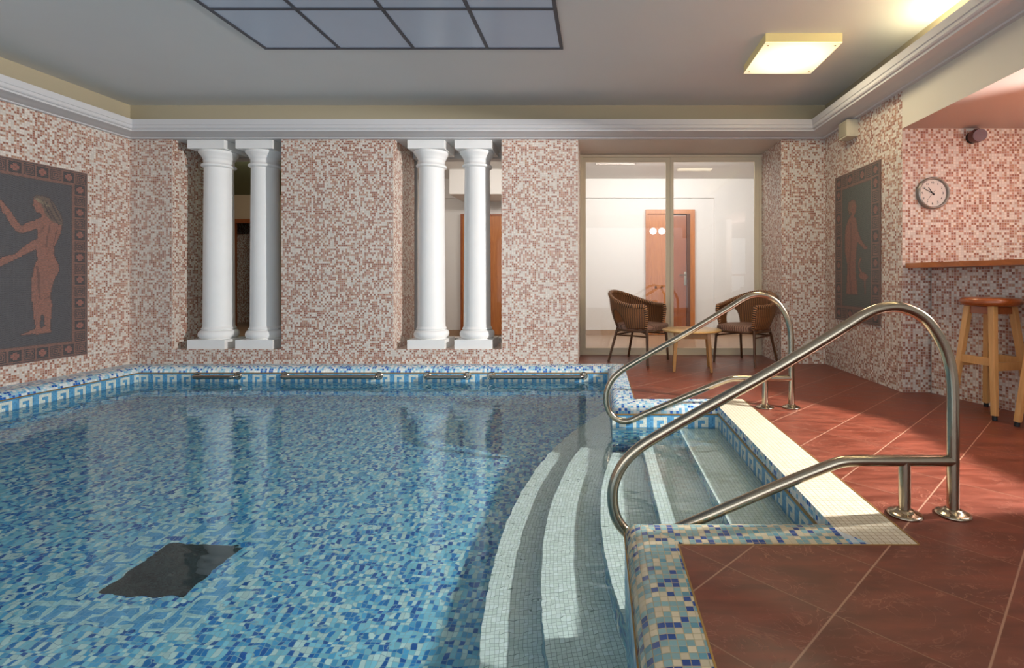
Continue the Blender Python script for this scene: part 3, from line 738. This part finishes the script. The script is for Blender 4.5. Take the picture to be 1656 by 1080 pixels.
m=MB(); m.face([(-3.4,YG+.1,2.7),(3.4,YG+.1,2.7),(3.4,YC+.1,2.7),(-3.4,YC+.1,2.7)]); m.box(-2.355,-1.0,8.0,YC,2.31,2.7)
struct(m.build('ceiling_corridor',M['corridor']))
m=MB(); hx0,hx1=(962-968)/820*7.3,(1025-968)/820*7.3
for a,b,c,d in ((-.05,.56,7.62,7.63),(-.05,-.04,7.2,7.63),(.55,.56,7.2,7.63),(-.05,.56,7.2,7.21)): m.box(a,b,c,d,2.692,2.7)
tag(m.build('access_hatch',simple('hatch_joint','#b5aca4',.7)),'thin outline of a hatch in the corridor ceiling','hatch')
m=MB(); m.box(-3.39,1.99,YC+.015,YC+.029,0,.09); m.box(1.995,3.4,YC-.012,YC-.001,0,.09); struct(m.build('baseboard_corridor',M['beige']))
# corridor doors
def X8(u,y=YC): return (u-968)/820*y
t=empty('door_2',((X8(1044)+X8(1123))/2,YC,0),0,'pair of brown wooden doors behind the glass'); tag(t,kind='structure',cat='door'); ox=t.location.x
w=(X8(1123)-X8(1044))/2
m=MB(); m.box(-w,-w+.03,-.05,.02,0,2.165); m.box(w-.08,w,-.05,.02,0,2.165); m.box(-w+.03,w-.08,-.05,.02,2.09,2.165); m.build('frame',M['door'],t)
lf=MB(); lf.box(-w+.03,-w+.46,-.02,.01,.01,2.09); L1=lf.build('leaf',M['door'],t)
for u in (1056,1070):
    s_=MB(); s_.tube([(X8(u)-ox,-.02,.95+79*YC/820),(X8(u)-ox,-.026,.95+79*YC/820)],.062,24); s_.build('round_disc',M['disc'],L1)  # plain white discs on the left leaf
for u in (1060,1070):
    s_=MB(); s_.lathe([(0,.0),(.018,.004),(.022,.012),(.016,.022),(.008,.026),(.008,.035)],(0,0,0),12); o_=s_.build('knob',M['steel'],L1); o_.rotation_euler=(PI/2,0,0); o_.location=(X8(u)-ox,-.055+.035,.95-11*YC/820)
lf=MB(); lf.box(-w+.47,w-.14,.0,.018,.01,2.06); L2=lf.build('leaf',M['doordark'],t)
lf=MB(); lf.box(w-.14,w-.08,-.045,.018,.01,2.09); lf.build('jamb',simple('dark_jamb','#5a3018',.5),t)
s_=MB(); hx=X8(1108)-ox; s_.box(hx-.02,hx+.02,-.008,.0,.86,1.10); s_.tube([(hx,-.008,1.04),(hx,-.045,1.04),(hx-.11,-.045,1.04)],.009,10); s_.build('handle',M['steel'],L2)
t=empty('door_3',(-2.0,YC,0),0,'brown wooden door seen between the columns'); tag(t,kind='structure',cat='door')
m=MB(); m.box(-.375,-.345,-.03,.02,0,2.09); m.box(.345,.375,-.03,.02,0,2.09); m.box(-.345,.345,-.03,.02,2.06,2.09); m.build('frame',M['doordark'],t)
m=MB(); m.box(-.345,.345,-.012,.02,.01,2.06); m.build('leaf',M['door'],t)
# side room behind the first niche
m=MB()
m.face([(-9.2,10.4,0),(-7.47,10.4,0),(-7.47,10.4,2.2),(-9.2,10.4,2.2)]); m.face([(-7.02,10.4,0),(-3.4,10.4,0),(-3.4,10.4,2.2),(-7.02,10.4,2.2)]); m.face([(-9.2,10.4,2.2),(-3.4,10.4,2.2),(-3.4,10.4,2.7),(-9.2,10.4,2.7)])
m.face([(-3.41,YG+.1,0),(-3.41,10.4,0),(-3.41,10.4,2.7),(-3.41,YG+.1,2.7)]); m.face([(-9.2,YG+.1,0),(-9.2,12.5,0),(-9.2,12.5,2.7),(-9.2,YG+.1,2.7)])
m.face([(-9.2,11.4,0),(-3.4,11.4,0),(-3.4,11.4,2.7),(-9.2,11.4,2.7)],1)
struct(m.build('wall_side_room',[simple('side_room_paint','#b7a48c',.7),M['wall']]))
m=MB(); m.face([(-9.2,YG+.1,2.7),(-3.4,YG+.1,2.7),(-3.4,12.5,2.7),(-9.2,12.5,2.7)]); struct(m.build('ceiling_side_room',M['green']))
m=MB(); m.box(-7.55,-7.45,10.36,10.45,0,2.2); m.box(-7.12,-7.02,10.36,10.45,0,2.2); m.box(-7.45,-7.12,10.36,10.45,2.12,2.2); struct(m.build('doorframe_side_room',M['doordark']))

# ------------------------------------------------------------------ bar, shelf, clock, bell, speaker
kn=[(2.81,4.28),(3.02,3.64),(3.15,3.2),(3.34,3.0),(3.34,1.3)]
m=MB()
for (a,b) in zip(kn,kn[1:]):
    L=math.hypot(b[0]-a[0],b[1]-a[1]); u0=0
    m.face([(a[0],a[1],0),(b[0],b[1],0),(b[0],b[1],1.05),(a[0],a[1],1.05)],0,[(a[1]*1.05,0),(a[1]*1.05-L,0),(a[1]*1.05-L,1.05),(a[1]*1.05,1.05)])
    m.face([(b[0]+.1,b[1],0),(a[0]+.1,a[1],0),(a[0]+.1,a[1],1.05),(b[0]+.1,b[1],1.05)],0)
m.face([(3.34,1.3,0),(3.44,1.3,0),(3.44,1.3,1.05),(3.34,1.3,1.05)])
struct(m.build('wall_bar',M['wall']),'mosaic knee wall under the bar shelf')
sh=[(2.60,4.295),(2.605,4.10),(2.80,3.38),(2.86,3.15),(3.04,2.9),(3.04,1.2),(3.55,1.2),(3.55,3.2),(3.10,4.295)]
m=MB(); m.prism(sh,1.052,1.092)
tag(m.build('bar_shelf',M['bar'],bevel=.004),'brown wooden bar shelf on the mosaic wall above the stools','bar shelf')

t=empty('wall_clock',(2.822,4.299,1.685),0,'round white clock with grey rim on the pink mosaic wall','clock')
m=MB()
V=[];n=48
prof_=[(.133,0),(.136,-.02),(.134,-.034),(.126,-.042),(.118,-.038),(.116,-.022),(.116,-.012)]
for r,y in prof_:
    for k in range(n): a=2*PI*k/n; V.append((r*math.cos(a),y,r*math.sin(a)))
m.idx(V,[(i*n+k,(i+1)*n+k,(i+1)*n+(k+1)%n,i*n+(k+1)%n) for i in range(len(prof_)-1) for k in range(n)]); m.build('rim',M['clockrim'],t)
m=MB(); m.tube([(0,-.004,0),(0,-.014,0)],.117,48); m.build('dial',M['clockface'],t)
def hand(name,ang,L,w,y,back=.02):
    m=MB(); dx,dz=math.sin(ang),math.cos(ang); m.bar((-dx*back,y,-dz*back),(dx*L,y,dz*L),w,.0015,w*.6,.0015,up=(0,1,0)); m.build(name,M['black'],t)
hand('hour_hand',math.radians(-36),.062,.008,-.017); hand('minute_hand',math.radians(-62),.088,.006,-.019); hand('second_hand',math.radians(218),.075,.002,-.021,.03)
for k in range(1,13):
    cu=bpy.data.curves.new('num','FONT'); cu.body=str(k); cu.size=.027; cu.align_x='CENTER'; cu.align_y='CENTER'; cu.extrude=.0005
    ob=bpy.data.objects.new('num',cu); C.objects.link(ob); dg=bpy.context.evaluated_depsgraph_get(); me=bpy.data.meshes.new_from_object(ob.evaluated_get(dg)); bpy.data.objects.remove(ob)
    o=bpy.data.objects.new('numeral',me); C.objects.link(o); me.materials.clear(); me.materials.append(M['black']); o.parent=t
    a=2*PI*k/12; o.location=(.088*math.sin(a),-.0155,.088*math.cos(a)); o.rotation_euler=(PI/2,0,0)

t=empty('wall_mounted_alarm',(3.16,4.298,2.155),0,'dark red alarm sounder on the mosaic wall below the alcove ceiling','alarm')
m=MB(); m.tube([(0,0,0),(0,-.03,0)],.05,24); m.build('base_plate',M['black'],t)
m=MB(); m.tube([(0,-.03,0),(-.005,-.07,0),(-.03,-.14,-.015)],.055,24,rs=[.05,.058,.05]); m.build('horn',M['bellred'],t)

t=empty('wall_speaker',(XR-.001,5.10,2.38),0,'small ivory speaker box high on the mosaic wall under the cornice','speaker')
m=MB(); m.box(-.11,0,-.07,.11,.0,.165); m.build('body',M['plastic'],t,bevel=.012)
m=MB(); m.box(-.116,-.111,-.05,.095,.015,.15); m.build('grille',M['grille'],t)
m=MB(); m.box(-.08,-.03,-.0735,-.0705,.02,.145); m.build('side_panel',M['plastic'],t)

for o_ in C.objects:
    if o_.name in('wall_mounted_alarm','wall_clock','wall_speaker'): o_['kind']='thing'
# ------------------------------------------------------------------ ceiling lamp and light panels
t=empty('ceiling_lamp',(1.656,4.395,ZC),0,'square cream ceiling lamp glowing warm yellow','ceiling lamp')
s=.309
m=MB(); m.box(-s,s,-s,s,-.070,0,0,'tb'); m.face([(-s,-s,-.0005),(s,-s,-.0005),(s,s,-.0005),(-s,s,-.0005)]); m.build('casing',M['lampbox'],t)
m=MB(); m.box(-s,s,-s,s,-.076,-.071); m.build('diffuser',M['diffuser'],t)
for i in (-1,1):
    for j in (-1,1):
        m=MB(); m.tube([(i*(s-.035),j*(s-.05),-.076),(i*(s-.035),j*(s-.05),-.080)],.008,10); m.build('screw',M['steel_dark'],t)
t=empty('ceiling_panel_grid',(-1.58,2.4,ZC),0,'grid of grey translucent ceiling panels in dark frames above the pool','ceiling panels')
X0,X1,Y1_=-2.847,-.318,4.34; cw=(X1-X0)/4; n=6
m=MB(); b=.014
for i in range(5): x=X0+cw*i+1.58; m.box(x-b,x+b,Y1_-cw*n-2.4,Y1_-2.4,-.012,0)
for j in range(n+1): y=Y1_-cw*j-2.4; m.box(X0+1.58-b,X1+1.58+b,y-b*.8,y+b*.8,-.0121,-.0001)
m.build('frame',M['panelbar'],t)
for i in range(4):
    for j in range(n):
        x=X0+cw*i+1.58; y=Y1_-cw*(j+1)-2.4
        m=MB(); m.box(x+b,x+cw-b,y+b,y+cw-b,-.005,-.001); m.build('panel',M['panel'],t)
# cove tube lamps hidden behind the cornice of the bar side
for i,y in enumerate((3.28,1.98)):
    t=empty('cove_lamp',(XR-.09,y,ZT+.11),0,'fluorescent tube behind the cornice over the bar, %s'%('nearer the square lamp' if i==0 else 'farther from the square lamp'),'cove lamp','tubes behind the bar side cornice')
    m=MB(); m.tube([(0,-.58,.03),(0,.58,.03)],.013,12); m.build('tube',M['tube'],t)
    m=MB(); m.box(-.03,.03,-.6,.6,-.018,.012); m.build('batten',M['plastic'],t)

# ------------------------------------------------------------------ stools
def stool(x,y,rz,label,first=[None]):
    if first[0]: return dup(first[0],(x,y,0),rz,label)
    t=empty('bar_stool',(x,y,0),rz,label,'bar stool','wooden bar stools under the shelf')
    m=MB(); pr=[(0,.768),(.15,.768)]
    for i in range(11): a=-PI/2+PI*i/10; pr.append((.158+.026*math.cos(a),.798+.028*math.sin(a)))
    pr+=[(.1,.829),(0,.829)]
    m.lathe(pr,n=40); m.build('seat',M['seat'],t)
    for k in range(4):
        a=PI/4+k*PI/2; c,s_=math.cos(a),math.sin(a)
        m=MB(); m.bar((c*.125,s_*.125,.768),(c*.222,s_*.222,.03),.042,.042,.034,.034); l_=m.build('leg',M['stool'],t,bevel=.003)
        m=MB(); m.tube([(c*.222,s_*.222,.034),(c*.226,s_*.226,0)],.016,14); m.build('foot_cap',M['black'],l_)
    for k in range(4):
        a=PI/4+k*PI/2; b_=a+PI/2; z=.355+(.0 if k%2 else .03); r=.125+(.768-z)/.738*.097
        m=MB(); m.bar((math.cos(a)*r,math.sin(a)*r,z),(math.cos(b_)*r,math.sin(b_)*r,z),.02,.055); m.build('stretcher',M['stool'],t)
        m=MB(); r=.128; m.bar((math.cos(a)*r,math.sin(a)*r,.738),(math.cos(b_)*r,math.sin(b_)*r,.738),.018,.05); m.build('apron',M['seat'],t)
    first[0]=t; return t
an=math.atan2(-.52,.85)-PI/4
stool(2.80,3.625,an,'wooden bar stool with brown round seat, fully in view under the shelf')
stool(2.915,3.185,an+.05,'wooden bar stool cut off at the picture edge')

# ------------------------------------------------------------------ coffee table
t=empty('coffee_table',(.997,5.42,0),math.radians(-8),'small round light wood coffee table between the wicker chairs','table')
m=MB(); m.lathe([(0,.404),(.295,.404),(.308,.408),(.314,.416),(.312,.424),(.300,.429),(0,.430)],n=56); m.build('tabletop',M['table'],t)
for i in (-1,1):
    for j in (-1,1):
        m=MB(); m.bar((i*.165,j*.165,.404),(i*.19,j*.19,0),.042,.042,.028,.028); m.build('leg',M['tableleg'],t,bevel=.003)
m=MB()
for a,b_ in (((-1,-1),(1,-1)),((1,-1),(1,1)),((1,1),(-1,1)),((-1,1),(-1,-1))):
    m.bar((a[0]*.165,a[1]*.165,.372),(b_[0]*.165,b_[1]*.165,.372),.018,.062)
m.build('apron',M['tableleg'],t)

# ------------------------------------------------------------------ wicker chairs
def chair(x,y,rz,label,first=[None]):
    """faces local +x"""
    if first[0]: return dup(first[0],(x,y,0),rz,label)
    t=empty('wicker_chair',(x,y,0),rz,label,'chair','brown wicker armchairs by the glass doors')
    A=math.radians(128)
    def rim(f):   # f in -1..1 ; 0 = back centre
        a=abs(f); ang=PI-f*A
        rx,ry=.30,.31
        cx0=.0
        px=cx0+rx*math.cos(ang); py=ry*math.sin(ang)
        if a>.70: px=px+ (a-.70)*.10
        z=.655+.155*(0.5+0.5*math.cos(PI*min(1,a/.88)))
        lean=.045*max(0,math.cos(ang)*-1)
        return Vector((px-lean,py,z))
    def low(f):
        ang=PI-f*A; return Vector((.245*math.cos(ang)+(max(0,abs(f)-.7)*.16),.262*math.sin(ang),.40))
    def hole(f):
        a=abs(f)
        c,w=.52,.17
        if abs(a-c)<w: return math.sqrt(max(0,1-((a-c)/w)**2))
        return 0
    def panel(f0,f1,name,par,useh=True):
        n=max(6,int((f1-f0)*70)); R=14; V=[];U=[];F=[];UV=[]
        for i in range(n+1):
            f=f0+(f1-f0)*i/n; a_,b_=low(f),rim(f); h=hole(f)*.70 if useh else 0
            for j in range(R+1):
                s_=h+(1-h)*j/R; p=a_.lerp(b_,s_); out=Vector((p.x,p.y,0)).normalized()
                p=p+out*.02*math.sin(PI*s_); V.append(p); U.append((f*.62,p.z))
        for i in range(n):
            for j in range(R):
                q4=(i*(R+1)+j,(i+1)*(R+1)+j,(i+1)*(R+1)+j+1,i*(R+1)+j+1); F.append(q4); UV.append([U[k] for k in q4])
        m=MB(); m.idx(V,F,0,True,UV); o=m.build(name,M['wicker'],par); sd=o.modifiers.new('s','SOLIDIFY'); sd.thickness=.018; sd.offset=0
        return o
    panel(-.35,.35,'backrest',t); 
    o1=panel(.35,1,'armrest',t); o2=panel(-1,-.35,'armrest',t)
    m=MB(); P=[rim(f/40) for f in range(-40,41)]
    end=lambda s_: [low(s_*1.0)+Vector((.01,0,-.01)),low(s_).lerp(rim(s_),.5)+Vector((.02,0,0)),rim(s_)+Vector((.012,0,-.05))]
    P=end(-1)+P+end(1)[::-1]
    m.tube(P,.024,12,rs=[.016,.02,.022]+[.024]*81+[.022,.02,.016]); m.build('rim',M['wickerrim'],t)
    for s_ in (-1,1):   # cane arch round each opening
        m=MB(); P=[]
        for i in range(17):
            f=s_*(.52+.17*math.cos(PI*i/16)*.999); h=hole(f)*.70; a_,b_=low(f),rim(f); p=a_.lerp(b_,h); out=Vector((p.x,p.y,0)).normalized(); P.append(p+out*.022*math.sin(PI*h))
        m.tube(P,.009,8); m.build('arch',M['cane'],o1 if s_>0 else o2)
    # seat
    m=MB(); n=28; top=[];V=[]
    ol=[]
    for i in range(n+1):
        f=-1+2*i/n; p=low(f); ol.append((p.x*.98,p.y*.98))
    ol=ol[::-1]
    fr=[(.30,-.20),(.315,-.1),(.32,0),(.315,.1),(.30,.20)]
    ol_=[low(-1)] 
    ring_=[(low(1-2*i/n).x,low(1-2*i/n).y) for i in range(n+1)]   # from f=1 to -1
    y1s=ring_[0][1]; front=[(.29,ring_[-1][1]*.95),(.315,ring_[-1][1]*.5),(.32,0),(.315,ring_[0][1]*.5),(.29,ring_[0][1]*.95)]
    poly=ring_+front; k=len(poly)
    lev=[(1,.385),(1.0,.40),(1.02,.42),(1.0,.438),(.95,.447),(.6,.45),(0,.452)]
    V=[];U=[]
    for s_,z in lev:
        for px,py in poly: V.append((px*s_,py*s_,z)); U.append((py*s_,px*s_-z))
    F=[];UV=[]
    for a in range(len(lev)-1):
        for b_ in range(k):
            q4=(a*k+b_,(a)*k+(b_+1)%k,(a+1)*k+(b_+1)%k,(a+1)*k+b_); F.append(q4); UV.append([U[w] for w in q4])
    m.idx(V,F,0,True,UV); m.build('seat',M['wickerseat'],t)
    m=MB(); m.tube([Vector((px*1.0,py*1.0,.375)) for px,py in poly+poly[:1]],.013,8); m.build('seat_frame',M['cane'],t)
    for i,j,name in ((1,1,0),(1,-1,0),(-1,1,0),(-1,-1,0)):
        if i>0: a_=Vector((.24,j*.24,.40)); b_=Vector((.26,j*.265,0))
        else: a_=Vector((-.17,j*.19,.40)); b_=Vector((-.27,j*.235,0))
        m=MB(); m.tube([b_,a_],.014,10,rs=[.0135,.016]); l_=m.build('leg',M['cane'],t)
    for j in (1,-1):
        m=MB(); m.tube([(.245,j*.245,.315),(-.19,j*.203,.315)],.009,8); m.build('stretcher',M['cane'],t)
        for (xa,xb) in ((.238,.12),(-.185,-.08)):
            m=MB(); m.tube(spline([(xa,j*.24 if xa>0 else j*.2,.30),((xa*.8+xb*.2),j*.235 if xa>0 else j*.205,.35),(xb,j*.235 if xa>0 else j*.215,.375)],5),.008,8); m.build('brace',M['cane'],t)
    m=MB(); m.tube([(-.19,.203,.315),(-.19,-.203,.315)],.009,8); m.build('stretcher',M['cane'],t)
    first[0]=t; return t
chair(.47,5.99,math.radians(-33),'brown wicker armchair beside the left end of the glass doors')
chair(1.71,5.86,math.radians(-138),'brown wicker armchair beside the mosaic pier at the right end of the glass doors')

# ------------------------------------------------------------------ lights
def area(name,loc,target,size,power,col,shape='RECTANGLE',sy=None,spread=180):
    l=bpy.data.lights.new(name,'AREA'); l.shape=shape; l.size=size
    if sy: l.size_y=sy
    l.energy=power; l.color=col; l.spread=math.radians(spread)
    o=bpy.data.objects.new(name,l); C.objects.link(o); o.location=loc
    d=Vector(target)-Vector(loc); o.rotation_euler=d.to_track_quat('-Z','Y').to_euler(); return o
key_l=bpy.data.lights.new('bar_lamp','SPOT'); key_l.energy=1600; key_l.color=(1,.97,.95); key_l.shadow_soft_size=.06; key_l.spot_size=math.radians(125); key_l.spot_blend=.2
ko=bpy.data.objects.new('bar_lamp',key_l); C.objects.link(ko); ko.location=(4.0,2.40,2.05)
ko.rotation_euler=(Vector((-4.5,3.9,0))-Vector(ko.location)).to_track_quat('-Z','Y').to_euler()
area('rear_fill',(-.2,YF+.05,1.35),(-.2,3,2.4),10.2,FILL,(.89,.945,1),sy=2.5)  # added broad cool fill light at the unseen rear wall
area('corridor_light',(.9,6.60,2.575),(.9,8.6,2.3),2.2,58,(1,.98,.95),sy=.12)
area('corridor_light',(-1.9,6.62,2.60),(-1.9,8.6,1.4),1.8,15,(1,.93,.85),sy=.14)
area('side_room_light',(-4.6,6.75,2.66),(-6.5,10,1.8),1.2,70,(1,.9,.75),sy=.2)
area('square_lamp',(1.656,4.395,2.855),(1.656,4.395,0),.58,15,(1,.86,.58),sy=.58)
area('alcove_light',(3.9,2.0,2.2),(3.9,2.0,0),.8,5,(1,.95,.9),sy=.8)
w=bpy.data.worlds.new('World'); sc.world=w; w.use_nodes=True
bg=w.node_tree.nodes['Background']; bg.inputs[0].default_value=(.62,.72,.85,1); bg.inputs[1].default_value=.35
if REFR:
    for o in C.objects:
        if o.type=='LIGHT' and o.name in('bar_lamp',): o.data.cycles.is_caustics_light=True
    W.cycles.is_caustics_caster=True
    for o in C.objects:
        if o.name.startswith(('step','floor_pool','wall_pool','drain')): o.cycles.is_caustics_receiver=True

# ------------------------------------------------------------------ camera
cam=bpy.data.cameras.new('camera'); co=bpy.data.objects.new('camera',cam); C.objects.link(co); sc.camera=co
co.location=(0,0,.95); co.rotation_euler=(PI/2,0,0)
cam.sensor_fit='HORIZONTAL'; cam.sensor_width=36; cam.lens=820/1656*36; cam.clip_start=.02
cam.shift_x=(828-968)/1656; cam.shift_y=-(540-453)/1656
sc.view_settings.view_transform='Standard'; sc.view_settings.look='None'; sc.view_settings.gamma=1; sc.view_settings.exposure=0
sc.view_settings.use_curve_mapping=False
sc.cycles.use_denoising=True
sc.cycles.max_bounces=10; sc.cycles.transparent_max_bounces=12
